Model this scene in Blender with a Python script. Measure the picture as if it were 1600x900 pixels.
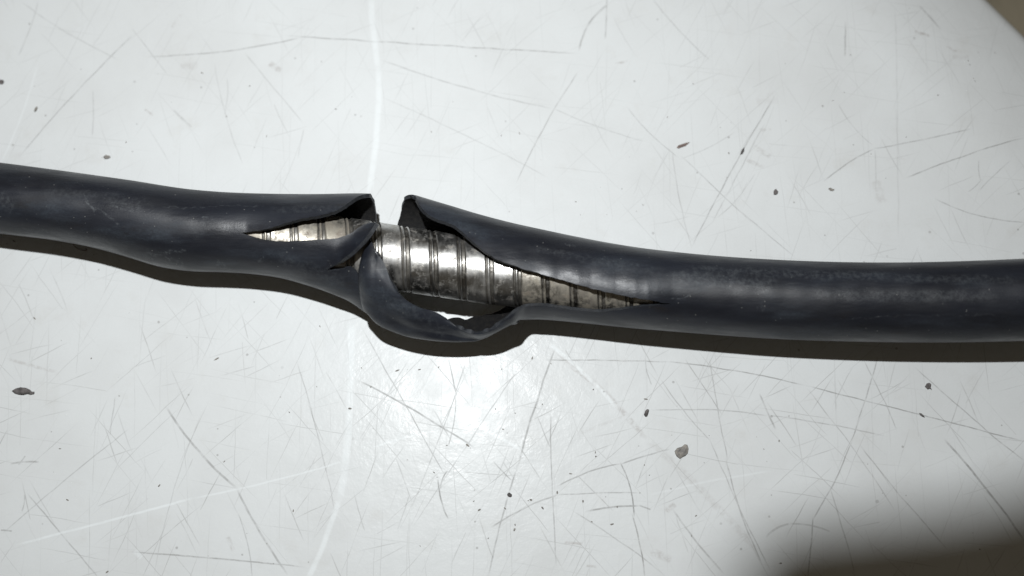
import bpy, bmesh, math, random
from mathutils import Vector, Matrix, noise

for o in list(bpy.data.objects):
    bpy.data.objects.remove(o, do_unlink=True)
SC = bpy.context.scene
COL = SC.collection
rng = random.Random(7)

# ---------------------------------------------------------------- camera, world, flash
U = 1e-4                       # one unit of the drawing below = 0.1 mm
CAMP = Vector((70, -620, 2500))          # macro shot, 25 cm above the table
FLASH = Vector((-235, 290, 2500))        # the flash sits up and left of the lens
D0 = CAMP.length
FWD = (-CAMP).normalized()
RIGHT = FWD.cross(Vector((0, 1, 0))).normalized()
UP = RIGHT.cross(FWD)

cam_d = bpy.data.cameras.new('camera')
cam = bpy.data.objects.new('camera', cam_d)
COL.objects.link(cam)
m = Matrix((RIGHT, UP, -FWD)).transposed().to_4x4()
m.translation = CAMP * U
cam.matrix_world = m
cam_d.sensor_width = 36.0
cam_d.lens = 18.0 / (800.0 / D0)
cam_d.clip_start = 0.005
cam_d.clip_end = 20.0
cam_d.dof.use_dof = True
cam_d.dof.focus_distance = D0 * U * 0.975
cam_d.dof.aperture_fstop = 11.0
SC.camera = cam

world = bpy.data.worlds.new('World')
SC.world = world
world.use_nodes = True
bg = world.node_tree.nodes['Background']
bg.inputs['Color'].default_value = (1.0, 0.85, 0.63, 1)
bg.inputs['Strength'].default_value = 0.054

fl_d = bpy.data.lights.new('flash', 'AREA')
fl_d.shape = 'ELLIPSE'
fl_d.size = 66 * U
fl_d.size_y = 52 * U
fl_d.energy = 0.262
fl_d.spread = math.radians(116)
fl_d.color = (0.98, 1.0, 1.01)
flash = bpy.data.objects.new('flash', fl_d)
COL.objects.link(flash)
flash.location = FLASH * U
flash.rotation_euler = (Vector((-190, 150, 0)) - FLASH).to_track_quat('-Z', 'Y').to_euler()

vs = SC.view_settings
vs.view_transform = 'Standard'
vs.look = 'None'
vs.exposure = 0.0
vs.gamma = 1.0
vs.use_curve_mapping = False
SC.cycles.use_denoising = True
SC.cycles.max_bounces = 5
SC.cycles.diffuse_bounces = 3

# ---------------------------------------------------------------- pixels to points
def ray(px, py):
    return FWD + RIGHT * ((px - 800) / D0) - UP * ((py - 450) / D0)

def at(px, py, z=0.0):
    d = ray(px, py)
    return CAMP + d * ((z - CAMP.z) / d.z)

def curve(keys):
    """monotone-ish smooth interpolation through (x, y) keys"""
    xs = [k[0] for k in keys]; ys = [k[1] for k in keys]
    n = len(xs)
    ms = []
    for i in range(n):
        if i == 0: ms.append((ys[1] - ys[0]) / (xs[1] - xs[0]))
        elif i == n - 1: ms.append((ys[-1] - ys[-2]) / (xs[-1] - xs[-2]))
        else:
            a = (ys[i] - ys[i-1]) / (xs[i] - xs[i-1]); b = (ys[i+1] - ys[i]) / (xs[i+1] - xs[i])
            ha = xs[i] - xs[i-1]; hb = xs[i+1] - xs[i]
            ms.append((a * hb + b * ha) / (ha + hb))
    def f(x):
        if x <= xs[0]: return ys[0] + ms[0] * (x - xs[0])
        if x >= xs[-1]: return ys[-1] + ms[-1] * (x - xs[-1])
        i = 0
        while xs[i+1] < x: i += 1
        h = xs[i+1] - xs[i]; t = (x - xs[i]) / h
        return ((2*t**3 - 3*t*t + 1) * ys[i] + (t**3 - 2*t*t + t) * h * ms[i]
                + (-2*t**3 + 3*t*t) * ys[i+1] + (t**3 - t*t) * h * ms[i+1])
    return f

def tube_point(px, cy, ry, rz, zc, phi):
    """phi: 0 = top of the picture, 90 = towards the camera, 180 = bottom, 270 = towards the table"""
    c = at(px, cy, zc)
    dep = (c - CAMP).dot(FWD)
    k = dep / D0
    d = ray(px, cy - ry * math.cos(phi))
    return CAMP + d * (dep - rz * k * math.sin(phi))

def N1(x, s=0):
    return noise.noise(Vector((x, s * 7.31 + 0.37, 1.7)))

# ---------------------------------------------------------------- node helpers
def new_mat(name):
    mt = bpy.data.materials.new(name)
    mt.use_nodes = True
    nt = mt.node_tree
    return mt, nt, nt.nodes['Principled BSDF']

def nd(nt, kind, **kw):
    n = nt.nodes.new(kind)
    for k, v in kw.items():
        if k.startswith('i_'):
            n.inputs[k[2:].replace('_', ' ')].default_value = v
        else:
            setattr(n, k, v)
    return n

def lk(nt, a, b): nt.links.new(a, b)

def math_n(nt, op, a, b=None, clamp=False):
    n = nt.nodes.new('ShaderNodeMath'); n.operation = op; n.use_clamp = clamp
    for i, v in enumerate((a, b)):
        if v is None: continue
        if isinstance(v, (int, float)): n.inputs[i].default_value = v
        else: nt.links.new(v, n.inputs[i])
    return n.outputs[0]

def ramp(nt, src, a, b, lo=0.0, hi=1.0, smooth=True):
    n = nt.nodes.new('ShaderNodeMapRange')
    n.interpolation_type = 'SMOOTHSTEP' if smooth else 'LINEAR'
    nt.links.new(src, n.inputs['Value'])
    n.inputs['From Min'].default_value = a; n.inputs['From Max'].default_value = b
    n.inputs['To Min'].default_value = lo; n.inputs['To Max'].default_value = hi
    return n.outputs['Result']

def mixc(nt, fac, a, b, blend='MIX'):
    n = nt.nodes.new('ShaderNodeMix'); n.data_type = 'RGBA'; n.blend_type = blend
    if isinstance(fac, (int, float)): n.inputs[0].default_value = fac
    else: nt.links.new(fac, n.inputs[0])
    for i, v in ((6, a), (7, b)):
        if isinstance(v, tuple): n.inputs[i].default_value = (*v, 1) if len(v) == 3 else v
        else: nt.links.new(v, n.inputs[i])
    return n.outputs[2]

def coords(nt, scale=(1, 1, 1), rot=0.0, loc=(0, 0, 0)):
    """world-like coordinates in drawing units (0.1 mm)"""
    g = nt.nodes.new('ShaderNodeNewGeometry')
    mp = nt.nodes.new('ShaderNodeMapping')
    mp.inputs['Scale'].default_value = tuple(s / U for s in scale)
    mp.inputs['Rotation'].default_value = (0, 0, rot)
    mp.inputs['Location'].default_value = loc
    nt.links.new(g.outputs['Position'], mp.inputs['Vector'])
    return mp.outputs['Vector']

def noise_n(nt, vec, scale, detail=4, rough=0.55):
    n = nt.nodes.new('ShaderNodeTexNoise')
    n.inputs['Scale'].default_value = scale; n.inputs['Detail'].default_value = detail
    n.inputs['Roughness'].default_value = rough
    nt.links.new(vec, n.inputs['Vector'])
    return n.outputs['Fac']

# ---------------------------------------------------------------- table material
def scratch_group():
    g = bpy.data.node_groups.new('scratch_line', 'ShaderNodeTree')
    for nm, ty in (('P', 'NodeSocketVector'), ('Center', 'NodeSocketVector'), ('Along', 'NodeSocketVector'),
                   ('Across', 'NodeSocketVector'), ('Bulge', 'NodeSocketFloat'), ('Width', 'NodeSocketFloat'),
                   ('Strength', 'NodeSocketFloat'), ('Prev', 'NodeSocketFloat')):
        g.interface.new_socket(nm, in_out='INPUT', socket_type=ty)
    g.interface.new_socket('Fac', in_out='OUTPUT', socket_type='NodeSocketFloat')
    gi = g.nodes.new('NodeGroupInput'); go = g.nodes.new('NodeGroupOutput')
    def vm(op, a, b):
        n = g.nodes.new('ShaderNodeVectorMath'); n.operation = op
        g.links.new(a, n.inputs[0]); g.links.new(b, n.inputs[1]); return n
    # the tiny nudge by the previous line makes the shader work through the lines one after another
    nud = math_n(g, 'MULTIPLY', gi.outputs['Prev'], 1e-7)
    p1 = vm('ADD', gi.outputs['P'], nud).outputs[0]
    d = vm('SUBTRACT', p1, gi.outputs['Center']).outputs[0]
    u = vm('DOT_PRODUCT', d, gi.outputs['Along']).outputs['Value']      # Along is scaled by 1/half length
    v = vm('DOT_PRODUCT', d, gi.outputs['Across']).outputs['Value']
    u2 = math_n(g, 'MULTIPLY', u, u)
    b = math_n(g, 'MULTIPLY', math_n(g, 'SUBTRACT', u2, 1.0), gi.outputs['Bulge'])
    a = math_n(g, 'ABSOLUTE', math_n(g, 'ADD', v, b))
    q = math_n(g, 'DIVIDE', a, gi.outputs['Width'])
    m1 = ramp(g, q, 0.25, 1.0, 1.0, 0.0)
    m2 = ramp(g, u2, 0.55, 1.02, 1.0, 0.0)
    r = math_n(g, 'MULTIPLY', math_n(g, 'MULTIPLY', m1, m2), gi.outputs['Strength'])
    g.links.new(math_n(g, 'MAXIMUM', r, gi.outputs['Prev']), go.inputs['Fac'])
    return g

DARK = [  # x0, y0, x1, y1, bulge, width, strength
    (225, 88, 480, 56, -9, 1.6, .42), (440, 55, 910, 84, -1, 1.6, .48), (28, 248, 215, 48, 5, 1.6, .40),
    (205, 42, 262, 118, 0, 1.3, .25), (30, 0, 190, 95, -6, 1.5, .24), (60, 0, 28, 90, 3, 1.5, .25), (904, 82, 952, 4, 10, 2.2, .42),
    (948, -4, 946, 62, 0, 1.8, .36), (906, 108, 806, 288, -5, 1.5, .40), (590, 92, 870, 172, -6, 1.7, .30),
    (860, 168, 1010, 222, -3, 1.5, .22), (592, 150, 860, 280, 4, 1.4, .22), (1213, 145, 1078, 392, -3, 1.7, .42),
    (1196, 190, 1112, 350, 0, 1.5, .26), (1321, 32, 1321, 90, 0, 1.8, .40), (1286, 284, 1366, 232, 3, 1.6, .42),
    (1360, 233, 1520, 200, -2, 1.6, .38), (1412, 279, 1605, 211, 2, 1.6, .46), (1458, 309, 1605, 348, -9, 1.5, .42),
    (978, 166, 1062, 248, -4, 1.4, .30), (1060, 240, 1245, 404, -3, 1.4, .32), (1050, 230, 1082, 392, -4, 1.4, .28),
    (1018, -4, 1112, 96, -4, 1.6, .28), (1440, 0, 1475, 38, 0, 2.2, .40), (258, 634, 372, 765, -7, 2.6, .48), (368, 760, 450, 900, -3, 2.4, .44),
    (180, 618, 171, 682, 0, 1.5, .30), (0, 838, 205, 668, 3, 1.4, .32), (40, 768, 155, 904, 0, 1.6, .38),
    (318, 640, 240, 904, -9, 1.3, .22), (198, 862, 480, 886, 1, 1.7, .50), (372, 800, 394, 904, 4, 1.4, .32),
    (0, 829, 20, 830, 0, 2.0, .4), (38, 772, 34, 800, 2, 1.6, .35), (462, 558, 524, 806, 4, 1.5, .32), (556, 592, 745, 702, 3, 2.0, .46),
    (562, 505, 700, 752, 0, 1.4, .34), (870, 538, 806, 740, -3, 2.2, .46), (808, 730, 762, 904, -2, 1.9, .42),
    (860, 640, 870, 890, -2, 1.6, .40), (684, 748, 702, 812, -4, 1.7, .62), (700, 735, 688, 766, -3, 1.5, .5),
    (765, 826, 875, 772, 4, 1.8, .42), (868, 773, 1000, 770, 1, 1.5, .38), (868, 762, 972, 724, 5, 1.7, .44),
    (968, 726, 1048, 702, 2, 1.7, .44), (912, 799, 1002, 790, 2, 2.0, .52), (998, 789, 1018, 797, 0, 1.8, .4), (968, 720, 992, 810, 5, 1.6, .64),
    (988, 800, 1008, 904, 2, 1.6, .62), (848, 563, 1050, 566, 2, 1.5, .48), (1040, 565, 1260, 604, 5, 1.5, .55),
    (1250, 601, 1605, 690, 0, 1.5, .55), (1015, 641, 1205, 650, 5, 1.5, .34), (1195, 648, 1385, 682, 3, 1.5, .34),
    (1008, 560, 1018, 602, -2, 1.4, .44), (1030, 590, 1112, 690, -3, 1.4, .36), (1108, 682, 1206, 896, -3, 1.4, .38),
    (1108, 556, 1138, 722, -1, 1.4, .38), (1134, 715, 1192, 884, -5, 1.6, .44), (1050, 796, 1132, 898, -2, 2.0, .42),
    (1372, 556, 1328, 694, 2, 1.6, .42), (1332, 686, 1268, 815, 4, 1.6, .46), (1270, 806, 1262, 904, 1, 1.6, .44),
    (1474, 684, 1605, 850, 3, 2.4, .58), (1348, 560, 1402, 676, 2, 1.4, .32), (1428, 572, 1605, 724, -2, 1.5, .40),
    (1258, 604, 1400, 800, 4, 1.4, .30), (1340, 690, 1484, 862, -3, 1.5, .36), (1296, 760, 1336, 900, 2, 1.5, .34),
    (1196, 842, 1236, 818, 5, 2.4, .42), (1230, 818, 1300, 832, 4, 2.0, .30), (892, 796, 1040, 900, 3, 1.6, .34),
    (1070, 560, 1130, 650, 0, 1.3, .4), (1186, 615, 1212, 672, 0, 2.0, .42), (640, 560, 560, 690, 0, 1.3, .2), (730, 560, 640, 800, 3, 1.3, .26),
    (820, 560, 640, 830, 0, 1.3, .24), (700, 560, 714, 620, 0, 1.6, .36), (712, 618, 700, 700, 3, 1.3, .34), (770, 720, 800, 752, 0, 1.5, .4),
    (840, 650, 860, 700, 0, 1.3, .3), (900, 740, 960, 800, 0, 1.3, .3), (640, 772, 620, 830, 0, 1.4, .3), (146, 140, 145, 215, 0, 1.5, .24),
    (15, 725, 62, 722, 1, 2.2, .42), (28, 728, 40, 712, 0, 1.8, .4), (270, 170, 300, 200, 0, 2.2, .3), (355, 120, 350, 180, 4, 1.3, .2),
    (380, 80, 475, 195, 0, 1.4, .28), (475, 200, 465, 250, 0, 1.3, .22), (335, 95, 380, 258, -5, 1.4, .22), (1150, 205, 1060, 250, 4, 1.4, .2),
    (1310, 160, 1365, 228, -6, 1.3, .24), (1366, 232, 1368, 300, 2, 1.4, .2), (1530, 300, 1580, 250, 2, 1.3, .3), (1512, 300, 1535, 280, -2, 1.4, .3),
    (1530, 250, 1533, 285, -2, 1.3, .26), (1400, 0, 1404, 380, 0, 2.0, .13), (1180, 270, 1120, 340, 5, 1.2, .22),
]
LIGHT = [
    (581, -6, 592, 110, -3, 7, .55), (592, 96, 576, 306, 5, 7, .6), (590, 140, 572, 320, 3, 3, .4), (549, 500, 546, 650, 1, 8, .5),
    (547, 630, 530, 785, 2, 8, .55), (532, 776, 478, 910, 3, 6, .72), (18, 853, 310, 777, 0, 2.6, .75),
    (298, 780, 545, 718, -3, 2.2, .55), (856, 536, 965, 640, 5, 4.5, .85), (700, 640, 820, 705, 0, 3.5, .7), (580, 700, 690, 672, 3, 2.5, .5),  # second streak here paints the lit side of a ridge in the sheet
    (60, 98, 0, 260, 4, 2.5, .35), (690, 560, 600, 720, 0, 2, .3), (1010, 775, 1210, 735, 3, 2.5, .35), (210, 860, 222, 872, 0, 6, .5),
]
TAN = [  # broad brownish smears; the first three paint the shaded side of a ridge
    (868, 548, 1012, 690, 7, 6, .30), (1005, 682, 1190, 868, 5, 8, .16), (880, 566, 1000, 672, 6, 3, .3), (10, 560, 90, 582, 0, 4, .22),
    (1176, 228, 1205, 245, 0, 6, .22), (1165, 250, 1195, 262, 0, 5, .2), (1368, 280, 1378, 320, 0, 12, .14), (268, 45, 285, 22, 2, 4, .16),
    (225, 170, 240, 180, 0, 3, .35), (420, 98, 440, 112, 0, 7, .32), (280, 105, 310, 102, 0, 9, .16), (1015, 862, 1050, 874, 0, 8, .25), (1040, 800, 1055, 788, 0, 6, .3),
    (880, 848, 910, 850, 0, 3, .35), (915, 884, 932, 885, 0, 3, .3), (1180, 160, 1215, 150, 0, 13, .10), (1430, 45, 1455, 52, 0, 4, .4), (1482, 66, 1500, 74, 0, 3, .32),
    (1490, 84, 1520, 82, 0, 6, .16), (1186, 203, 1206, 200, 0, 4, .35), (980, 96, 960, 100, 0, 3, .3), (355, 838, 365, 862, 0, 5, .25), (900, 680, 1000, 640, 0, 3, .12),
]

TX = [at(400, 450).x, at(800, 450).x, at(1200, 450).x]
TY = [at(800, 640).y, at(800, 420).y, at(800, 190).y]
def tile_of(x, y):
    return sum(x > t for t in TX) + 4 * sum(y > t for t in TY)
def touches(line, tile, mar=22):
    ix, iy = tile % 4, tile // 4
    bx = [-1e9] + TX + [1e9]; by = [-1e9] + TY + [1e9]
    A = at(line[0], line[1]); B = at(line[2], line[3])
    for i in range(25):
        p = A.lerp(B, i / 24)
        if bx[ix] - mar < p.x < bx[ix+1] + mar and by[iy] - mar < p.y < by[iy+1] + mar: return True
    return False

def table_material(tile):
    mt, nt, bs = new_mat('scratched_white_laminate')
    P = coords(nt)
    # flatten to the plane so the sheet's own relief does not shift the marks
    fl = nt.nodes.new('ShaderNodeVectorMath'); fl.operation = 'MULTIPLY'
    fl.inputs[1].default_value = (1, 1, 0)
    lk(nt, P, fl.inputs[0]); P = fl.outputs[0]
    # slight wobble of every line
    wob = nt.nodes.new('ShaderNodeTexNoise'); wob.inputs['Scale'].default_value = 0.018; wob.inputs['Detail'].default_value = 4
    lk(nt, P, wob.inputs['Vector'])
    wv = nt.nodes.new('ShaderNodeVectorMath'); wv.operation = 'MULTIPLY_ADD'
    lk(nt, wob.outputs['Color'], wv.inputs[0]); wv.inputs[1].default_value = (5, 5, 0); wv.inputs[2].default_value = (-2.5, -2.5, 0)
    pw = nt.nodes.new('ShaderNodeVectorMath'); pw.operation = 'ADD'
    lk(nt, P, pw.inputs[0]); lk(nt, wv.outputs[0], pw.inputs[1]); PW = pw.outputs[0]
    grp = scratch_group()
    def seq(vec, val):
        n = nt.nodes.new('ShaderNodeVectorMath'); n.operation = 'ADD'
        lk(nt, vec, n.inputs[0]); lk(nt, math_n(nt, 'MULTIPLY', val, 1e-7), n.inputs[1])
        return n.outputs[0]
    def lines(lst, prev=None):
        vec = PW if prev is None else seq(PW, prev)
        last = None
        for x0, y0, x1, y1, b, w, s in [q for q in lst if touches(q, tile)] or [(-3000, 0, -2990, 0, 0, 1, 0)]:
            A = at(x0, y0); B = at(x1, y1); c = (A + B) / 2; d = (B - A); hl = d.length / 2; d.normalize()
            n = nt.nodes.new('ShaderNodeGroup'); n.node_tree = grp
            lk(nt, vec, n.inputs['P'])
            n.inputs['Center'].default_value = c
            n.inputs['Along'].default_value = d / hl
            n.inputs['Across'].default_value = (-d.y, d.x, 0)
            n.inputs['Bulge'].default_value = b
            n.inputs['Width'].default_value = w
            n.inputs['Strength'].default_value = s
            if last is not None: lk(nt, last, n.inputs['Prev'])
            else: n.inputs['Prev'].default_value = 0.0
            last = n.outputs['Fac']
        return last
    dark = lines(DARK); light = lines(LIGHT, dark); tan = lines(TAN, light)
    brk = ramp(nt, noise_n(nt, P, 0.045, 5, 0.7), 0.3, 0.62, 0.3, 1.1)
    dark = math_n(nt, 'MULTIPLY', dark, brk)
    tan = math_n(nt, 'MULTIPLY', tan, ramp(nt, noise_n(nt, P, 0.11, 5, .7), .36, .64, 0, 1.15))
    light = math_n(nt, 'MULTIPLY', light, ramp(nt, noise_n(nt, P, 0.06, 4), 0.25, 0.55, 0.55, 1.0))
    # countless finer scratches: long thin voronoi cells, one hairline in some of them
    fine = None
    for i, (rot, sx, sy, th, wd, st) in enumerate((
            (0.15, .0055, .040, .35, .035, .18), (1.52, .0050, .040, .30, .032, .17), (0.85, .0052, .038, .35, .034, .19),
            (-0.75, .0052, .038, .35, .034, .21), (-1.15, .0060, .040, .4, .036, .2), (2.05, .0100, .034, .5, .04, .22),
            (-0.35, .0100, .036, .5, .04, .20), (1.15, .0085, .03, .5, .04, .22), (1.57, .005, .05, .55, .05, .12))):
        mp = nt.nodes.new('ShaderNodeMapping')
        mp.inputs['Rotation'].default_value = (0, 0, rot); mp.inputs['Scale'].default_value = (sx, sy, 1)
        mp.inputs['Location'].default_value = (i * 3.7, i * 5.3, 0)
        # rotate first, stretch after: two mappings
        m0 = nt.nodes.new('ShaderNodeMapping'); m0.inputs['Rotation'].default_value = (0, 0, rot)
        lk(nt, seq(PW, tan if fine is None else fine), m0.inputs['Vector'])
        mp.inputs['Rotation'].default_value = (0, 0, 0)
        lk(nt, m0.outputs['Vector'], mp.inputs['Vector'])
        v = nt.nodes.new('ShaderNodeTexVoronoi'); v.voronoi_dimensions = '2D'; v.inputs['Scale'].default_value = 1.0
        lk(nt, mp.outputs['Vector'], v.inputs['Vector'])
        df = nt.nodes.new('ShaderNodeVectorMath'); df.operation = 'SUBTRACT'
        lk(nt, mp.outputs['Vector'], df.inputs[0]); lk(nt, v.outputs['Position'], df.inputs[1])
        sp = nt.nodes.new('ShaderNodeSeparateXYZ'); lk(nt, df.outputs[0], sp.inputs[0])
        sc = nt.nodes.new('ShaderNodeSeparateColor'); lk(nt, v.outputs['Color'], sc.inputs[0])
        tilt = math_n(nt, 'MULTIPLY', math_n(nt, 'SUBTRACT', sc.outputs[0], 0.5), 1.1)
        bend = math_n(nt, 'MULTIPLY', math_n(nt, 'SUBTRACT', sc.outputs[1], 0.5), 0.6)
        x = sp.outputs[0]
        y = math_n(nt, 'ADD', sp.outputs[1], math_n(nt, 'ADD', math_n(nt, 'MULTIPLY', x, tilt),
                   math_n(nt, 'MULTIPLY', math_n(nt, 'MULTIPLY', x, x), bend)))
        ln = ramp(nt, math_n(nt, 'ABSOLUTE', y), wd * 0.3, wd, 1.0, 0.0)
        ends = ramp(nt, math_n(nt, 'ABSOLUTE', x), 0.1, 0.42, 1.0, 0.0)
        on = ramp(nt, sc.outputs[2], th, 1.0, 0.0, 1.0)
        f = math_n(nt, 'MULTIPLY', math_n(nt, 'MULTIPLY', ln, ends), math_n(nt, 'MULTIPLY', on, st))
        fine = f if fine is None else math_n(nt, 'MAXIMUM', fine, f)
    # more wear in the lower half than at the top
    sepP = nt.nodes.new('ShaderNodeSeparateXYZ'); lk(nt, P, sepP.inputs[0])
    fine = math_n(nt, 'MULTIPLY', fine, ramp(nt, sepP.outputs[1], -250, 200, 1.25, 0.7))
    fine = math_n(nt, 'MULTIPLY', fine, ramp(nt, noise_n(nt, P, 0.012, 5, 0.7), .32, .60, .2, 1.5))
    # dot-like flecks of dirt
    def dots(scale, r, th):
        v = nt.nodes.new('ShaderNodeTexVoronoi'); v.voronoi_dimensions = '2D'; v.inputs['Scale'].default_value = scale
        lk(nt, PW, v.inputs['Vector'])
        sc = nt.nodes.new('ShaderNodeSeparateColor'); lk(nt, v.outputs['Color'], sc.inputs[0])
        rr = math_n(nt, 'MULTIPLY', sc.outputs[1], r * scale)
        q = math_n(nt, 'DIVIDE', v.outputs['Distance'], math_n(nt, 'ADD', rr, 0.002))
        return math_n(nt, 'MULTIPLY', ramp(nt, q, 0.5, 1.1, 1.0, 0.0), ramp(nt, sc.outputs[0], th, th + .12, 0, 1))
    fleck = math_n(nt, 'MAXIMUM', math_n(nt, 'MULTIPLY', dots(0.02, 2.4, .66), .4), math_n(nt, 'MULTIPLY', dots(0.009, 3.2, .74), .3))
    blot = ramp(nt, noise_n(nt, P, 0.0045, 5, 0.6), 0.35, 0.75)
    smut = ramp(nt, noise_n(nt, P, 0.016, 6, 0.65), 0.55, 0.8)
    base = mixc(nt, blot, (.750, .774, .777), (.694, .711, .710))
    base = mixc(nt, math_n(nt, 'MULTIPLY', smut, 0.20), base, (.52, .49, .44))
    grain = noise_n(nt, P, 0.35, 2, 0.7)
    base = mixc(nt, ramp(nt, grain, 0.3, 0.7, 0.0, 0.07), base, (.55, .57, .57))
    base = mixc(nt, tan, base, (.30, .25, .22))
    base = mixc(nt, fine, base, (.24, .235, .22))
    base = mixc(nt, dark, base, (.20, .195, .185))
    base = mixc(nt, math_n(nt, 'MULTIPLY', light, .62), base, (.92, .97, .985))
    base = mixc(nt, fleck, base, (.16, .145, .13))
    lk(nt, base, bs.inputs['Base Color'])
    rgh = math_n(nt, 'ADD', ramp(nt, noise_n(nt, P, 0.02, 4), 0.3, 0.7, 0.20, 0.29),
                 math_n(nt, 'MULTIPLY', math_n(nt, 'MAXIMUM', fine, dark), 0.4))
    lk(nt, rgh, bs.inputs['Roughness'])
    bs.inputs['Specular IOR Level'].default_value = 0.065
    hgt = math_n(nt, 'ADD', noise_n(nt, P, 0.03, 3), math_n(nt, 'MULTIPLY', noise_n(nt, P, 0.14, 3, .7), .35))
    bp = nt.nodes.new('ShaderNodeBump'); bp.inputs['Strength'].default_value = 0.45; bp.inputs['Distance'].default_value = 1.2 * U
    lk(nt, hgt, bp.inputs['Height']); lk(nt, bp.outputs[0], bs.inputs['Normal'])
    return mt

def bench_material():
    mt, nt, bs = new_mat('brown_board')
    P = coords(nt, (0.02, 0.004, 0.02), rot=0.5)
    c = mixc(nt, ramp(nt, noise_n(nt, P, 1.0, 5, 0.6), 0.3, 0.7), (.20, .172, .120), (.15, .128, .088))
    lk(nt, c, bs.inputs['Base Color']); bs.inputs['Roughness'].default_value = 0.7
    return mt

CHALK = [  # pale scuffs rubbed into the rubber
    (132, 302, 150, 336, -2, 3, .45), (146, 328, 188, 354, 2, 3.5, .40), (168, 312, 232, 330, -3, 9, .22), (172, 322, 215, 334, 0, 2, .35),
    (255, 391, 292, 390, 0, 3, .40), (190, 388, 262, 392, 0, 3, .22), (186, 392, 200, 396, 0, 5, .25), (214, 394, 232, 401, 0, 8, .3),
    (250, 398, 280, 408, 0, 7, .26), (332, 402, 368, 418, -2, 5, .28), (0, 306, 22, 328, 0, 14, .2), (300, 366, 340, 352, 0, 16, .10),
    (0, 349, 180, 378, 2, 5, .16), (250, 328, 420, 322, 0, 1.6, .2), (318, 344, 328, 342, 0, 2, .5), (350, 362, 378, 364, 0, 6, .16),
    (590, 392, 598, 470, 4, 1.4, .2), (884, 379, 898, 386, 0, 1.8, .4), (1044, 474, 1080, 466, 0, 1.5, .35), (1300, 501, 1560, 496, 1, 1.3, .16),
    (400, 404, 410, 402, 0, 2, .3), (935, 410, 945, 404, 0, 2, .3), (1040, 436, 1220, 450, 0, 14, .26), (1260, 466, 1560, 470, 0, 12, .22),
    (1060, 425, 1400, 438, 0, 12, .24), (820, 386, 1040, 428, -4, 10, .14), (1380, 440, 1590, 444, 0, 10, .2), (420, 330, 560, 330, 0, 10, .12), (430, 400, 540, 440, 2, 12, .14), (600, 470, 700, 515, 3, 12, .16), (60, 300, 250, 322, 2, 12, .12), (1180, 480, 1195, 488, 0, 5, .2),
]

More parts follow.
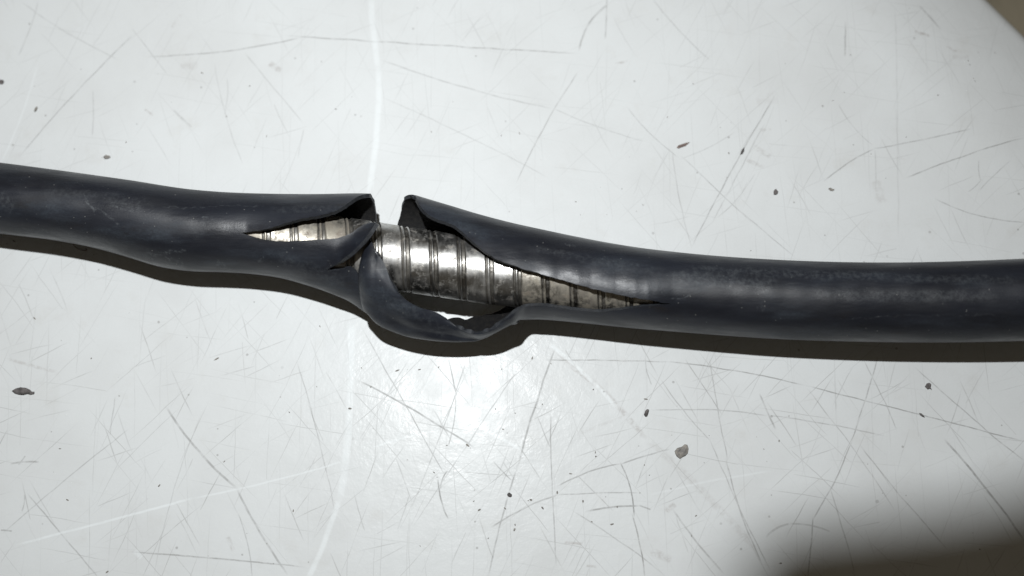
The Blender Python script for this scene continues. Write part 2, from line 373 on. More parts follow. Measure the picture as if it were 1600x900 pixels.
def rubber_material(kind):
    mt, nt, bs = new_mat({'outer': 'black_rubber', 'rim': 'torn_rubber_edge', 'inner': 'raw_rubber_inside'}[kind])
    P = coords(nt)
    Pl = coords(nt, (0.25, 1, 1), rot=0.09)                     # stretched along the cable
    if kind == 'outer':
        base = mixc(nt, ramp(nt, noise_n(nt, Pl, 0.02, 5, .6), .35, .7), (.0108, .0122, .0172), (.0180, .0210, .0295))
        chalk = math_n(nt, 'MULTIPLY', ramp(nt, noise_n(nt, Pl, 0.016, 6, .7), .46, .74), ramp(nt, noise_n(nt, P, 0.25, 3, .7), .3, .7, .35, 1))
        base = mixc(nt, math_n(nt, 'MULTIPLY', chalk, .62), base, (.054, .069, .088))
        brown = ramp(nt, noise_n(nt, coords(nt, (0.3, 1, 1), rot=.09, loc=(40, 9, 3)), 0.03, 6, .7), .56, .74)
        base = mixc(nt, math_n(nt, 'MULTIPLY', brown, .6), base, (.014, .012, .0115))
        # pale scuffs lying along the cable
        scuff = math_n(nt, 'MULTIPLY', ramp(nt, noise_n(nt, coords(nt, (0.12, 1, 1), rot=.12), 0.055, 4, .6), .66, .78), .5)
        base = mixc(nt, scuff, base, (.13, .14, .145))
        grp = bpy.data.node_groups['scratch_line']
        fl = nt.nodes.new('ShaderNodeVectorMath'); fl.operation = 'MULTIPLY'; fl.inputs[1].default_value = (1, 1, 0)
        lk(nt, P, fl.inputs[0])
        wob = nt.nodes.new('ShaderNodeTexNoise'); wob.inputs['Scale'].default_value = 0.06; wob.inputs['Detail'].default_value = 4
        lk(nt, P, wob.inputs['Vector'])
        wv = nt.nodes.new('ShaderNodeVectorMath'); wv.operation = 'MULTIPLY_ADD'
        lk(nt, wob.outputs['Color'], wv.inputs[0]); wv.inputs[1].default_value = (16, 16, 0); lk(nt, fl.outputs[0], wv.inputs[2])
        sh = nt.nodes.new('ShaderNodeVectorMath'); sh.operation = 'SUBTRACT'; sh.inputs[1].default_value = (8, 8, 0)
        lk(nt, wv.outputs[0], sh.inputs[0]); fl = sh
        prev = None
        for x0, y0, x1, y1, b_, w, s_ in CHALK:
            A = at(x0, y0, 120); B = at(x1, y1, 120); A.z = B.z = 0; c = (A + B) / 2; d = B - A; hl = d.length / 2; d.normalize()
            n = nt.nodes.new('ShaderNodeGroup'); n.node_tree = grp
            lk(nt, fl.outputs[0], n.inputs['P'])
            n.inputs['Center'].default_value = c; n.inputs['Along'].default_value = d / hl
            n.inputs['Across'].default_value = (-d.y, d.x, 0)
            n.inputs['Bulge'].default_value = b_; n.inputs['Width'].default_value = w; n.inputs['Strength'].default_value = s_
            n.inputs['Prev'].default_value = 0.0
            if prev is not None: lk(nt, prev, n.inputs['Prev'])
            prev = n.outputs['Fac']
        marks = math_n(nt, 'MULTIPLY', prev, ramp(nt, noise_n(nt, P, 0.16, 6, .75), .40, .66, 0, 1))
        base = mixc(nt, marks, base, (.16, .175, .185))
        v = nt.nodes.new('ShaderNodeTexVoronoi'); v.inputs['Scale'].default_value = 0.12
        lk(nt, P, v.inputs['Vector'])
        sc = nt.nodes.new('ShaderNodeSeparateColor'); lk(nt, v.outputs['Color'], sc.inputs[0])
        dust = math_n(nt, 'MULTIPLY', ramp(nt, v.outputs['Distance'], .05, .14, 1, 0), ramp(nt, sc.outputs[0], .66, .98, 0, .8))
        base = mixc(nt, dust, base, (.22, .22, .21))
        lk(nt, base, bs.inputs['Base Color'])
        lk(nt, math_n(nt, 'ADD', ramp(nt, noise_n(nt, Pl, 0.03, 5, .65), .32, .68, .31, .54), math_n(nt, 'MULTIPLY', chalk, .12)), bs.inputs['Roughness'])
        bs.inputs['Specular IOR Level'].default_value = 0.5
        h = math_n(nt, 'ADD', noise_n(nt, P, 0.35, 4, .75), math_n(nt, 'MULTIPLY', noise_n(nt, Pl, 0.06, 5), 3.0))
        bp = nt.nodes.new('ShaderNodeBump'); bp.inputs['Strength'].default_value = 0.35; bp.inputs['Distance'].default_value = 0.5 * U
        lk(nt, h, bp.inputs['Height']); lk(nt, bp.outputs[0], bs.inputs['Normal'])
    else:
        a, b = ((.014, .016, .020), (.034, .038, .045)) if kind == 'rim' else ((.007, .007, .008), (.016, .015, .014))
        base = mixc(nt, ramp(nt, noise_n(nt, P, 0.15, 5, .7), .35, .7), a, b)
        if kind == 'inner':
            v = nt.nodes.new('ShaderNodeTexVoronoi'); v.inputs['Scale'].default_value = 0.16
            lk(nt, P, v.inputs['Vector'])
            sc = nt.nodes.new('ShaderNodeSeparateColor'); lk(nt, v.outputs['Color'], sc.inputs[0])
            base = mixc(nt, math_n(nt, 'MULTIPLY', ramp(nt, v.outputs['Distance'], .08, .2, 1, 0), ramp(nt, sc.outputs[0], .85, .97, 0, .7)), base, (.2, .18, .15))
        lk(nt, base, bs.inputs['Base Color']); bs.inputs['Roughness'].default_value = 0.6
        bp = nt.nodes.new('ShaderNodeBump'); bp.inputs['Strength'].default_value = 0.6; bp.inputs['Distance'].default_value = 0.8 * U
        lk(nt, noise_n(nt, P, 0.3, 4, .7), bp.inputs['Height']); lk(nt, bp.outputs[0], bs.inputs['Normal'])
    return mt

def steel_material(name, dirt, tone):
    mt, nt, bs = new_mat(name)
    P = coords(nt)
    brush = noise_n(nt, coords(nt, (1.0, 0.06, 0.06), rot=0.13), 0.5, 5, .75)
    metal = mixc(nt, ramp(nt, brush, .3, .7), tuple(t * .80 for t in tone), tone)
    spots = ramp(nt, noise_n(nt, P, 0.09, 6, .72), .62 - dirt * .28, .78 - dirt * .2)
    grime = ramp(nt, noise_n(nt, coords(nt, (1, .35, .35), loc=(9, 4, 2)), 0.035, 5, .65), .60 - dirt * .34, .85 - dirt * .25)
    d = math_n(nt, 'MAXIMUM', math_n(nt, 'MULTIPLY', spots, .75), math_n(nt, 'MULTIPLY', grime, .35 + .5 * dirt), True)
    rust = mixc(nt, ramp(nt, noise_n(nt, P, 0.05, 5, .7), .4, .65), (.30, .27, .21), (.13, .092, .062)) if name != 'rusty_groove_steel' else mixc(nt, 0.5, (.10, .088, .072), (.06, .05, .04))
    rust = mixc(nt, ramp(nt, noise_n(nt, P, 0.4, 3, .7), .5, .72, 0, .6), rust, (.46, .43, .36))
    lk(nt, mixc(nt, d, metal, rust), bs.inputs['Base Color'])
    lk(nt, math_n(nt, 'SUBTRACT', 1.0, math_n(nt, 'MULTIPLY', d, .85)), bs.inputs['Metallic'])
    lk(nt, math_n(nt, 'ADD', ramp(nt, noise_n(nt, P, .05, 5, .65), .3, .7, .30, .46), math_n(nt, 'MULTIPLY', d, .3)), bs.inputs['Roughness'])
    h = math_n(nt, 'ADD', math_n(nt, 'MULTIPLY', brush, .5), math_n(nt, 'MULTIPLY', d, .8))
    bp = nt.nodes.new('ShaderNodeBump'); bp.inputs['Strength'].default_value = 0.4; bp.inputs['Distance'].default_value = 0.5 * U
    lk(nt, h, bp.inputs['Height']); lk(nt, bp.outputs[0], bs.inputs['Normal'])
    return mt

def flake_material(name, a, b):
    mt, nt, bs = new_mat(name)
    lk(nt, mixc(nt, ramp(nt, noise_n(nt, coords(nt), 0.16, 4, .65), .35, .65), a, b), bs.inputs['Base Color'])
    bs.inputs['Roughness'].default_value = 0.75
    return mt

M_TABLE = [table_material(i) for i in range(16)]; M_BENCH = bench_material()
M_OUT = rubber_material('outer'); M_RIM = rubber_material('rim'); M_IN = rubber_material('inner')
M_STEEL = steel_material('bare_steel', 0.36, (.56, .555, .54))
M_DUSTY = steel_material('grimy_steel', 0.72, (.56, .53, .47))
M_GROOVE = steel_material('rusty_groove_steel', 0.55, (.26, .25, .23))
M_GREY = flake_material('grey_brown_flake', (.34, .315, .28), (.19, .18, .17))
M_DARKF = flake_material('dark_flake', (.16, .145, .143), (.075, .07, .068))
M_GRIT = flake_material('grit_specks', (.34, .32, .29), (.16, .145, .135))
M_REDF = flake_material('reddish_brown_flake', (.24, .18, .16), (.15, .11, .10))

# ---------------------------------------------------------------- object helpers
def link(name, me, parent=None, mats=(), smooth=True):
    o = bpy.data.objects.new(name, me); COL.objects.link(o)
    for mt in mats: me.materials.append(mt)
    if smooth:
        for p in me.polygons: p.use_smooth = True
    if parent is not None: o.parent = parent
    return o

def mesh_of(bm, name, org=None):
    bm.normal_update()
    me = bpy.data.meshes.new(name)
    if org is not None:
        for v in bm.verts: v.co -= org
    for v in bm.verts: v.co *= U
    bm.to_mesh(me); bm.free()
    return me

def tag(o, label=None, cat=None, group=None, kind=None):
    if label: o['label'] = label
    if cat: o['category'] = cat
    if group: o['group'] = group
    if kind: o['kind'] = kind
    return o

# ---------------------------------------------------------------- setting: the white sheet and the board under it
def build_table():
    a = at(1546, -4, -90); b = at(1616, 64, -90)
    a.z = b.z = 0
    e = (b - a).normalized()                       # along the edge
    nrm = Vector((-e.y, e.x, 0))                   # outwards, away from the table
    if nrm.dot(Vector((1, 1, 0))) < 0: nrm = -nrm
    a0 = a - nrm * 6
    prof = []                                      # (distance from edge, height)
    for d in (-5200, -3500, -2400, -1600, -1000, -700, -500, -400, -340):
        prof.append((d, 0.0))
    # the sheet bends down a little before its rim, then lifts to a low lip
    n = 40
    for i in range(n + 1):
        d = -330 + i * (330 - 26) / n
        t = max(0, (d + 235) / 209)
        z = -62 * t ** 1.7
        prof.append((d, z))
    zl = prof[-1][1]
    for i in range(1, 9):
        t0 = math.atan(62 * 1.7 / 209); th = t0 + i / 8 * (math.pi / 2 - t0)
        k = 26 / (1 - math.sin(t0))
        prof.append((-26 + k * (math.sin(th) - math.sin(t0)), zl - k * (math.cos(t0) - math.cos(th))))
    prof.append((-.5, -138)); prof.append((-40, -140)); prof.append((-5200, -140))
    bm = bmesh.new()
    L = [-5200, -2600, -1300, -600, -300, 0, 300, 600, 1300, 2600, 5200]
    rows = [[bm.verts.new(a0 + e * l + nrm * d + Vector((0, 0, z))) for d, z in prof] for l in L]
    for r0, r1 in zip(rows, rows[1:]):
        for j in range(len(prof)):
            k = (j + 1) % len(prof)
            bm.faces.new((r0[j], r0[k], r1[k], r1[j]))
    bm.faces.new(rows[0][::-1]); bm.faces.new(rows[-1])
    for co, no in [((t, 0, 0), (1, 0, 0)) for t in TX] + [((0, t, 0), (0, 1, 0)) for t in TY]:
        bmesh.ops.bisect_plane(bm, geom=bm.verts[:] + bm.edges[:] + bm.faces[:], plane_co=co, plane_no=no)
    bmesh.ops.recalc_face_normals(bm, faces=bm.faces)
    for f in bm.faces:
        c = f.calc_center_median(); f.material_index = tile_of(c.x, c.y)
    o = link('table_top', mesh_of(bm, 'table_top'), mats=M_TABLE)
    tag(o, 'scratched white plastic table top under the torn black cable', kind='structure')
    bm = bmesh.new()
    q = 9000
    vs_ = [bm.verts.new(Vector((x, y, -170))) for x, y in ((-q, -q), (q, -q), (q, q), (-q, q))]
    bm.faces.new(vs_)
    o = link('workbench', mesh_of(bm, 'workbench'), mats=(M_BENCH,))
    tag(o, 'brown board below the corner of the white table top', kind='structure')
build_table()

# ---------------------------------------------------------------- the cable
cable = bpy.data.objects.new('armoured_cable', None); COL.objects.link(cable)
cable.empty_display_size = 0.01
tag(cable, 'black rubber covered cable torn open in the middle to show its ribbed metal conduit', 'cable')

upL = curve([(-90, 244), (0, 254), (100, 267), (200, 281), (300, 296), (350, 300), (400, 302), (500, 303), (560, 302), (600, 303)])
loL = curve([(-90, 353), (0, 365), (100, 378), (150, 388), (200, 402), (250, 417), (300, 424), (350, 425.5), (400, 429), (440, 435), (480, 446), (520, 460), (545, 471), (570, 488), (600, 508)])
yUL = curve([(378, 364), (390, 362), (405, 360), (420, 357), (455, 346), (480, 340), (504, 336), (520, 331), (533, 325), (547, 315), (560, 306.5), (575, 303), (592, 303.4)])
yLL = curve([(378, 364), (390, 368), (405, 373), (420, 376), (460, 377), (480, 375.5), (504, 374), (531, 371), (547, 365), (560, 356), (573, 349), (587, 347)])
ySL = curve([(480, 430), (505, 424), (511, 421.5), (520, 416), (536, 405), (555, 389), (573, 369), (587, 348)])
yTL = curve([(480, 432), (505, 424.5), (512, 423), (533, 422), (545, 417), (556, 423), (565, 440), (582, 478)])
upR = curve([(600, 312), (625, 305), (640, 303.5), (650, 305), (660, 308), (700, 320), (750, 335), (800, 348), (850, 359), (900, 369.5), (950, 379), (1000, 387), (1050, 393), (1100, 398), (1200, 405), (1300, 409), (1400, 410), (1500, 408), (1600, 404), (1700, 399)])
loR = curve([(780, 507), (820, 500), (836, 499.4), (850, 499.8), (900, 504), (950, 509), (1000, 514), (1050, 518), (1100, 522), (1200, 529), (1300, 533), (1400, 535), (1500, 535), (1600, 533), (1700, 530)])
cyR_gap = curve([(600, 399), (640, 403), (700, 411), (750, 418), (800, 424.5), (835, 429)])
yUR = curve([(640, 302), (646, 303.6), (650, 308), (654, 317), (659, 325), (667, 333), (680, 341), (693, 346), (707, 351), (716, 357), (727, 367), (747, 385), (767, 400), (807, 416), (852, 430), (900, 444), (951, 457), (996, 466), (1030, 472), (1048, 475)])
yLR = curve([(800, 484), (817, 480.5), (839, 477.5), (873, 481), (908, 485.5), (940, 487), (967, 484.5), (993, 480.5), (1020, 477.5), (1048, 475)])
zax = curve([(-90, 66), (300, 72), (600, 72), (850, 72), (1100, 78), (1700, 92)])
RZ = 63.0
axM = curve([(280, 358), (380, 369), (500, 385), (600, 400), (640, 406), (680, 412), (720, 418), (760, 423.5), (850, 433.5), (900, 439), (1000, 449), (1120, 460)])
R_M = 51.5
PITCH = 43.6
X0 = 629.0

def rib(px, phi):
    """the turns of the conduit press through the sheath a little"""
    s = (px - X0 - PITCH * phi / (2 * math.pi)) / PITCH
    f = math.exp(-((px - 860) / 130.0) ** 2) * .45 + .22
    return f * math.cos(2 * math.pi * s) * 0.75

def phi_of(y, cy, ry):
    return math.acos(max(-1, min(1, (cy - y) / ry)))

def left_pt(px, phi, dz=0.0, lift=0.0):
    cy = (upL(px) + loL(px)) / 2; ry = (loL(px) - upL(px)) / 2
    j = N1(px * .02, 3) * 1.2 + rib(px, phi) * .6
    return tube_point(px, cy, ry, RZ + j + lift, zax(px) - dz, phi)

def right_cy(px):
    if px >= 835: return (upR(px) + loR(px)) / 2
    return cyR_gap(px)

def right_pt(px, phi, lift=0.0):
    cy = right_cy(px); c = math.cos(phi)
    ry = (cy - upR(px)) if c > 0 or px < 835 else (loR(px) - cy)
    if px < 835 and c < 0: ry = min(ry, 74)
    return tube_point(px, cy, ry, RZ + rib(px, phi) + lift, zax(px), phi)

bm = bmesh.new()
uvl = None
def grid(rows, flip=False):
    vr = [[bm.verts.new(p) for p in r] for r in rows]
    for a, b in zip(vr, vr[1:]):
        for j in range(len(a) - 1):
            f = (a[j], b[j], b[j+1], a[j+1]) if flip else (a[j], a[j+1], b[j+1], b[j])
            try: bm.faces.new(f)
            except ValueError: pass
    return vr

PB = math.radians(250)
TWO = 2 * math.pi
nA, nB, nC = 26, 44, 60
def lin(a, b, n): return [a + (b - a) * i / n for i in range(n + 1)]

# left piece up to the start of the second tear
XS = 511.0
xs = lin(-90, 372, 90) + lin(376, XS, 45)
rowsL = []
for x in xs:
    cy = (upL(x) + loL(x)) / 2; ry = (loL(x) - upL(x)) / 2
    if x <= 378: pu = pl = phi_of(364 + (x - 378) * .13, cy, ry)
    else:
        pu = phi_of(yUL(x) + (N1(x * .15, 1) * 1.0 + N1(x * .5, 31) * .6) * min(1, max(0, (560 - x) / 20)), cy, ry); pl = phi_of(yLL(x) + (N1(x * .12, 2) * .8 + N1(x * .5, 33) * .5), cy, ry)
    ps = phi_of(min(ySL(x) if x > 480 else cy + ry * .72, cy + ry * .95), cy, ry) if x > 470 else pl + (PB - pl) * .3
    if 470 < x <= 480: ps = phi_of(cy + ry * .72, cy, ry)
    ph = lin(pl, ps, nA)[:-1] + lin(ps, PB, nB)[:-1] + lin(PB, TWO + pu, nC)
    n_ = len(ph) - 1; up_l = 9 * min(1, max(0, (x - 386) / 60))
    rowsL.append([left_pt(x, p, lift=up_l * max(0, (i / n_ - .86) / .14) ** 1.5) for i, p in enumerate(ph)])
# smooth the hidden column split near the tear
grid(rowsL)
last = xs[-1]
# flap below the first tear, running out to a point
rows = []
for i in range(31):
    t = i / 30
    r = []
    for j in range(nA + 1):
        q = j / nA
        x = last + t * (587 - last)
        cy = (upL(x) + loL(x)) / 2; ry = (loL(x) - upL(x)) / 2
        pl = phi_of(yLL(x) + (N1(x * .12, 2) * .8 + N1(x * .5, 33) * .5), cy, ry)
        ps = max(phi_of(ySL(x) + N1(x * .3, 5) * 1.2 * min(1, t * 4) * min(1, (1 - t) * 4), cy, ry), pl + .004)
        r.append(left_pt(x, pl + (ps - pl) * q, lift=19 * min(1, t * 2.5) * q * q))
    rows.append(r)
grid(rows)
# upper back piece with its cut end
rows = []
xe = curve([(0, 590), (.35, 589), (.6, 587.5), (.72, 585), (.8, 582), (.9, 579), (1, 577)])
for i in range(31):
    t = i / 30
    r = []
    for j in range(nC + 1):
        q = j / nC
        x = last + t * (xe(q) + N1(q * 14, 9) * 1.2 - last)
        cy = (upL(x) + loL(x)) / 2; ry = (loL(x) - upL(x)) / 2
        pu = phi_of(yUL(x) + (N1(x * .15, 1) * 1.0 + N1(x * .5, 31) * .6) * min(1, max(0, (560 - x) / 20)), cy, ry)
        r.append(left_pt(x, PB + (TWO + pu - PB) * q, lift=9 * max(0, (q * nC + nA + nB) / (nA + nB + nC) - .86) ** 1.5 / .14 ** 1.5))
    rows.append(r)
grid(rows)
# lower part that runs on under the folded strip
rows = []
for i in range(25):
    t = i / 24
    r = []
    for j in range(nB + 1):
        q = j / nB
        x = last + t * (584 - last)
        cy = (upL(x) + loL(x)) / 2; ry = (loL(x) - upL(x)) / 2
        w = min(1, t * 12)
        ps = phi_of(yTL(x) * w + ySL(x) * (1 - w) + N1(x * .25, 6) * 1.6 * w, cy, ry)
        r.append(left_pt(x, ps + (PB - ps) * q, dz=22 * t * t))
    rows.append(r)
grid(rows)

# the strip that still joins both halves
KEYS = [
    [(573, 386, 116), (565, 400, 110), (560, 425, 98), (563, 455, 78), (572, 484, 56), (592, 470, 24)],
    [(575, 380, 126), (566, 397, 124), (560, 425, 116), (561, 455, 98), (570, 487, 68), (592, 478, 26)],
    [(578, 374, 131), (569, 398, 132), (563, 425, 127), (565, 456, 110), (574, 491, 76), (594, 480, 26)],
    [(586, 389, 135), (579, 414, 138), (575, 440, 131), (579, 471, 110), (591, 508, 72), (606, 486, 24)],
    [(600, 411, 137), (597, 435, 136), (598, 460, 124), (603, 490, 101), (618, 520, 66), (626, 491, 22)],
    [(611, 438, 134), (613, 457, 128), (617, 480, 114), (625, 503, 93), (640, 527, 62), (650, 497, 20)],
    [(626, 462, 126), (632, 477, 118), (640, 495, 105), (650, 513, 88), (665, 531, 62), (672, 502, 18)],
    [(652, 479, 113), (657, 490, 107), (665, 504, 97), (676, 519, 82), (690, 533.5, 61), (695, 505, 17)],
    [(682, 488, 101), (687, 498, 97), (694, 510, 89), (704, 523, 76), (715, 534, 59), (712, 501, 17)],
    [(702, 501, 92), (706, 508, 90), (713, 517, 84), (722, 527, 72), (732, 533, 57), (725, 504, 14)],
    [(722, 516, 88), (726, 519.5, 86), (731, 524, 80), (738, 529, 68), (746, 531, 55), (741, 501, 14)],
    [(744, 521, 90), (747, 523.5, 87), (751, 526, 81), (755, 528, 69), (762, 524.5, 55), (757, 498, 15)],
    [(766, 515.5, 96), (769, 518, 93), (772, 520, 86), (774, 519, 74), (778, 516.5, 57), (773, 494, 16)],
    [(784, 503, 104), (787, 506.5, 100), (790, 510, 92), (793, 509, 78), (797, 506.5, 60), (791, 485, 19)],
    [(800, 491, 112), (802, 495.5, 108), (804, 501, 98), (806, 503.5, 84), (810, 501.5, 62), (806, 470, 20)],
]
def cat(p, t):
    """centripetal-free Catmull-Rom through a list of vectors, t in 0..1"""
    n = len(p) - 1
    f = min(t * n, n - 1e-6); i = int(f); u = f - i
    a = p[max(i-1, 0)]; b = p[i]; c = p[i+1]; d = p[min(i+2, n)]
    return 0.5 * ((2*b) + (c - a)*u + (2*a - 5*b + 4*c - d)*u*u + (3*b - a - 3*c + d)*u**3)

nS = nB
krows = []
for K in KEYS:
    P = [at(*k) for k in K]
    krows.append([cat(P, j / nS) for j in range(nS + 1)])
for x in (820, 836):
    cy = right_cy(836) if x >= 836 else (upR(x) + loR(x)) / 2
    up_, lo_ = upR(x), loR(x)
    cy = (up_ + lo_) / 2; ry = (lo_ - up_) / 2
    pl = phi_of(yLR(x), cy, ry)
    krows.append([tube_point(x, cy, ry, RZ + rib(x, p), zax(x), p) for p in lin(pl, PB, nS)])
XR = 836.0
SUB = 7
NK = len(krows)
rows = []
for i in range((NK - 1) * SUB + 1):
    t = i / ((NK - 1) * SUB)
    r = [cat([kr[j] for kr in krows], t) for j in range(nS + 1)]
    rows.append(r)
tot = len(rows)
for i, r in enumerate(rows):
    t = i / (tot - 1) * (NK - 1)
    w = max(0, 1 - abs(t - 10.5) / 4.5)                # raggedness on the far edge of the strip
    rag = Vector((0, N1(i * .16, 11) * 3 + N1(i * .35, 12) * 1.4, 0)) * w
    for j in range(nS + 1):
        f = max(0, (j / nS - .8) / .2)
        r[j] = r[j] + rag * f * f
    e = Vector((0, N1(i * .3, 13) * 1.3 + N1(i * .8, 14) * .5, 0)) if 2 < t < NK - 2 else Vector()
    for j in range(4): r[j] = r[j] + e * (1 - j / 4)
    for j in range(nS + 1):                                # a shallow crease across the strip
        g = math.exp(-((t - 3.25 - .5 * j / nS) / .07) ** 2) * (1 - j / nS) * (j > 0)
        r[j] = r[j] + Vector((0, 0, -1.6 * g))
grid(rows)

# right piece: upper back part with its cut end, then the whole sheath
rows = []
xe = curve([(0, 612), (.3, 617), (.5, 622), (.62, 627), (.72, 628.5), (.8, 631), (.88, 634), (.94, 640), (1, 648)])
nR = 50
for i in range(nR + 1):
    t = (i / nR) ** 1.5
    r = []
    for j in range(nC + 1):
        q = j / nC
        x = (xe(q) + N1(q * 16, 21) * 1.3 * (q < .9)) * (1 - t) + XR * t
        cy = right_cy(x); ry = cy - upR(x)
        pu = phi_of(yUR(x) + (N1(x * .13, 22) * 1.2 + N1(x * .45, 32) * .7) * min(1, max(0, (x - 656) / 20)), cy, ry)
        r.append(right_pt(x, PB + (TWO + pu - PB) * q, 7 * max(0, (q - .75) / .25) ** 1.5))
    rows.append(r)
grid(rows)
rows = []
nL2 = nB
for x in lin(XR, 1048, 70) + lin(1052, 1690, 120):
    cy = right_cy(x); ry = (loR(x) - upR(x)) / 2
    if x >= 1048:
        pu = pl = phi_of(475 + (x - 1048) * .07, cy, ry)
    else:
        pu = phi_of(yUR(x) + (N1(x * .13, 22) * 1.2 + N1(x * .45, 32) * .7) * min(1, max(0, (x - 656) / 20)), cy, ry); pl = phi_of(yLR(x) + N1(x * .2, 23) * .7 * min(1, max(0, (x - 838) / 20)), cy, ry)
    ph = lin(pl, PB, nL2)[:-1] + lin(PB, TWO + pu, nC)
    up_l = 7 * min(1, max(0, (1052 - x) / 40))
    rows.append([right_pt(x, p, up_l * max(0, ((i - nL2) / nC - .75) / .25) ** 1.5) for i, p in enumerate(ph)])
grid(rows)
bmesh.ops.remove_doubles(bm, verts=bm.verts, dist=0.35)
sheath_me = mesh_of(bm, 'sheath')
sheath = link('sheath', sheath_me, cable, (M_OUT, M_RIM, M_IN))
so = sheath.modifiers.new('wall', 'SOLIDIFY')
so.thickness = 6.0 * U; so.offset = -1.0; so.use_rim = True; so.use_even_offset = False
so.material_offset = 2; so.material_offset_rim = 1
es = sheath.modifiers.new('crisp_edges', 'EDGE_SPLIT')
es.split_angle = math.radians(48)

# metal conduit: one wound strip, told apart turn by turn
def metal_pt(px, phi, r):
    return tube_point(px, axM(px), r, r, zax(px), phi)
bm = bmesh.new()
grid([[metal_pt(x, TWO * j / 40, R_M - 2.4) for j in range(41)] for x in lin(250, 1130, 80)])
bmesh.ops.remove_doubles(bm, verts=bm.verts, dist=0.05)
conduit = link('metal_conduit', mesh_of(bm, 'metal_conduit'), cable, (M_GROOVE,))

PROFILE = [(0.00, -4.0), (0.015, -2.0), (0.035, .3), (0.07, 1.0), (0.11, .5), (0.2, .1), (0.35, 0), (0.5, 0), (0.62, .1), (0.70, .5), (0.735, .1),
           (0.75, -1.5), (0.765, -2.8), (0.80, -2.6), (0.815, -1.4), (0.835, -.4), (0.865, -.3), (0.885, -.9), (0.90, -2.6), (0.93, -4.0), (1.0, -4.6)]
for k in range(-7, 10):
    bm = bmesh.new()
    rows = []
    for u, dr in PROFILE:
        r = []
        for j in range(65):
            phi = -math.pi / 2 + TWO * j / 64
            x = X0 + PITCH * (k - 1 + .12 + u + phi / TWO) - 12 * (1 - math.cos(phi)) / 2
            dent = N1(j * .35 + u * 2, 40 + k) * .7 + N1(j * .1 + u * 5, 70 + k) * .5
            r.append(metal_pt(x, phi, R_M + dr * (.72 if j < 40 else .72 - .55 * min(1, (j - 40) / 6)) + dent))
        rows.append(r)
    grid(rows)
    dusty = k <= -2 or k >= 5
    turn = link('conduit_turn', mesh_of(bm, 'conduit_turn'), conduit, (M_DUSTY if dusty else M_STEEL, M_GROOVE))
    nj = 64
    for i, p in enumerate(turn.data.polygons):
        row = i // nj
        if PROFILE[row][0] >= .735 and not (.80 <= PROFILE[row][0] < .88) or row == 0: p.material_index = 1

# ---------------------------------------------------------------- bits lying on the table
def flake(name, px, py, outline, th, mat, label, cat='flake', dome=0.5, group=None):
    """outline: list of (dx, dy) in picture units round the flake, clockwise or not"""
    org = at(px, py, 0)
    bm = bmesh.new()
    ring_b = [bm.verts.new(at(px + dx, py + dy, 0.15)) for dx, dy in outline]
    ring_t = [bm.verts.new(at(px + dx * .93, py + dy * .93, th * (0.75 + .5 * rng.random()))) for dx, dy in outline]
    ring_m = [bm.verts.new(at(px + dx * .5, py + dy * .5, th * (1 + dome * rng.random()))) for dx, dy in outline]
    n = len(outline)
    for a, b in ((ring_b, ring_t), (ring_t, ring_m)):
        for i in range(n):
            k = (i + 1) % n
            bm.faces.new((a[i], a[k], b[k], b[i]))
    bm.faces.new(ring_m); bm.faces.new(ring_b[::-1])
    bmesh.ops.recalc_face_normals(bm, faces=bm.faces)
    o = link(name, mesh_of(bm, name, org), mats=(mat,), smooth=False)
    o.location = org * U
    return tag(o, label, cat, group)

def blob(a, b, rot=0.0, n=12, j=.22):
    out = []
    for i in range(n):
        t = TWO * i / n
        s = 1 + (rng.random() - .5) * 2 * j
        x, y = a * s * math.cos(t), b * s * math.sin(t)
        out.append((x * math.cos(rot) - y * math.sin(rot), x * math.sin(rot) + y * math.cos(rot)))
    return out

flake('paint_flake', 1065, 705, [(-11, 0), (-7, -5), (0, -7), (5, -11), (9, -10), (11, -4), (10, 3), (6, 7), (0, 10), (-3, 12), (-8, 8), (-10, 4)],
      3.0, M_GREY, 'grey brown half-round flake, largest crumb on the table below the right half of the cable')
flake('seed_husk', 36, 612, [(-18, -1), (-12, -5), (-4, -7), (5, -6), (11, -3), (15, 1), (18, 0), (18, 3), (13, 4), (7, 3), (0, 5), (-8, 4), (-14, 2)],
      4.0, M_DARKF, 'dark pointed husk near the left edge below the cable', 'husk')
flake('rubber_crumb', 1010, 645, [(-4, 3), (-2, -3), (1, -6), (4, -5), (3, 0), (1, 5), (-2, 6)], 3.5, M_DARKF,
      'small dark slanted crumb up and left of the grey half-round flake', 'crumb')
flake('rubber_crumb', 1450, 603, [(-5, 1), (-2, -4), (2, -5), (5, -3), (4, 2), (6, 6), (3, 4), (-1, 5)], 3.0, M_DARKF,
      'dark angular crumb below the right end of the cable', 'crumb')
flake('rubber_crumb', 1212, 300, blob(4, 4.5, .4, 10), 3.0, M_DARKF,
      'round black crumb above the right half of the cable', 'crumb')
flake('dirt_smear', 1068, 227, [(-11, 4), (-8, 0), (-2, -2), (4, -4), (10, -5), (7, -2), (3, 1), (-3, 3), (-8, 5)], 1.2, M_REDF,
      'reddish brown slanted fleck, the widest one above the right half of the cable', 'fleck')
flake('dirt_smear', 1160, 236, [(-4, 6), (-1, -2), (3, -6), (3, 0), (0, 5)], 1.2, M_DARKF,
      'thin dark upright fleck right of the reddish brown fleck above the cable', 'fleck')
flake('rubber_crumb', 167, 245, [(-6, 0), (-2, -3), (4, -2), (6, 1), (1, 3), (-4, 3)], 2.0, M_GREY,
      'grey oval crumb just above the left end of the cable', 'crumb')
flake('rubber_crumb', 56, 170, [(-3, 3), (-1, -2), (2, -4), (3, -2), (1, 3), (-2, 5)], 2.0, M_GREY,
      'slim grey crumb at the upper left above the cable', 'crumb')
flake('rubber_crumb', 2, 128, blob(4.5, 4, .3, 9), 2.0, M_DARKF, 'dark crumb at the very left edge above the cable', 'crumb')
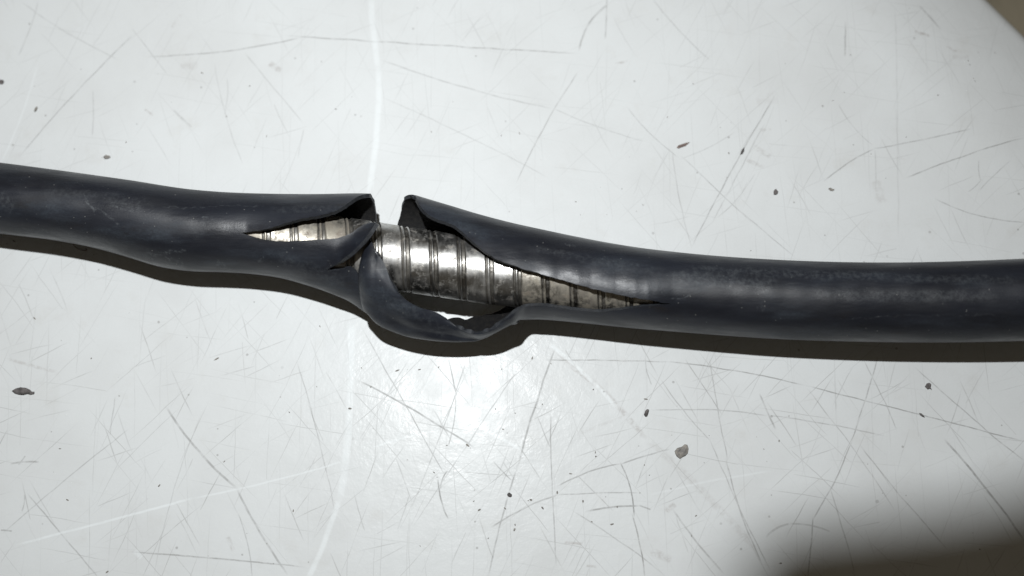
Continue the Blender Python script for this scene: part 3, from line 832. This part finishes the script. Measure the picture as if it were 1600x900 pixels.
flake('rubber_crumb', 1299, 296, [(-5, -1), (-2, -3), (2, -1), (5, 0), (3, 2), (-2, 2)], 1.8, M_GREY,
      'tiny grey crumb at the hook of a scratch right of the round black crumb', 'crumb')
flake('rubber_crumb', 796, 773, blob(4, 3, .5, 9), 2.0, M_DARKF, 'small dark crumb below the torn loop of the cable', 'crumb')
flake('rubber_crumb', 1440, 648, [(-4, -3), (0, -2), (4, 2), (5, 4), (1, 3), (-3, 0)], 2.0, M_DARKF,
      'small dark crumb lying on the long scratch below the right end of the cable', 'crumb')

# countless specks of grit
bm = bmesh.new()
for i in range(110):
    if i < 50: px, py = rng.gauss(860, 200), rng.gauss(700, 90)
    else: px, py = rng.uniform(0, 1600), rng.uniform(0, 900)
    s = min(2.6, abs(rng.gauss(0, .8)) + .6)
    c = at(px, py, 0.1)
    rot = rng.random() * 6.28
    ring = [bm.verts.new(c + Vector((x, y, 0))) for x, y in blob(s * (1 + rng.random()), s * .7, rot, 6, .3)]
    top = bm.verts.new(c + Vector((0, 0, s * .5)))
    for a in range(6): bm.faces.new((ring[a], ring[(a+1) % 6], top))
bmesh.ops.recalc_face_normals(bm, faces=bm.faces)
o = link('grit', mesh_of(bm, 'grit'), mats=(M_GRIT,), smooth=False)
tag(o, 'fine dark specks of grit scattered over the white table top', kind='stuff')

# hair beside the left end of the cable
def fibre(pts, r, mat, label):
    org = at(pts[0][0], pts[0][1], 0)
    P = [at(*p) for p in pts]
    bm = bmesh.new()
    n = 24
    prev = None
    for i in range(n + 1):
        c = cat(P, i / n); d = (cat(P, min(1, i / n + .01)) - cat(P, max(0, i / n - .01))).normalized()
        s = d.cross(Vector((0, 0, 1))).normalized(); w = s.cross(d)
        ring = [bm.verts.new(c + s * r * math.cos(TWO * k / 5) + w * r * math.sin(TWO * k / 5)) for k in range(5)]
        if prev:
            for k in range(5): bm.faces.new((prev[k], prev[(k+1) % 5], ring[(k+1) % 5], ring[k]))
        prev = ring
    bmesh.ops.recalc_face_normals(bm, faces=bm.faces)
    o = link('fibre', mesh_of(bm, 'fibre', org), mats=(mat,))
    o.location = org * U
    tag(o, label, 'fibre')
fibre([(112, 377, 5), (118, 386, 3), (128, 391, 1.2), (135, 391, 1), (134, 388, 1.5)], .55, M_REDF,
      'fine reddish hair curled in the shadow below the left end of the cable')

# unseen plate added near the flash to shade the lower right corner
def shadow_blocker():
    bm = bmesh.new()
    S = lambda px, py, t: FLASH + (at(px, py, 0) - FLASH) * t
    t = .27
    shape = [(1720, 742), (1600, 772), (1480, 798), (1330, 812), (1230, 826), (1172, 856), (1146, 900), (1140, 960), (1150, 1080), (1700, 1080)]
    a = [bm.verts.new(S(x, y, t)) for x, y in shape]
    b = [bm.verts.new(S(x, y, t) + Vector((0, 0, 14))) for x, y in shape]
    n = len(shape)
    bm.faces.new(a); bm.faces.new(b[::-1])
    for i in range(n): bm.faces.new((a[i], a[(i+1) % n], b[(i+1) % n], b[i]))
    bmesh.ops.recalc_face_normals(bm, faces=bm.faces)
    o = link('unseen_shadow_plate', mesh_of(bm, 'unseen_shadow_plate'), mats=(M_DARKF,), smooth=False)
    tag(o, 'unseen dark plate added beside the flash to shade the lower right corner', 'shadow_blocker')
shadow_blocker()
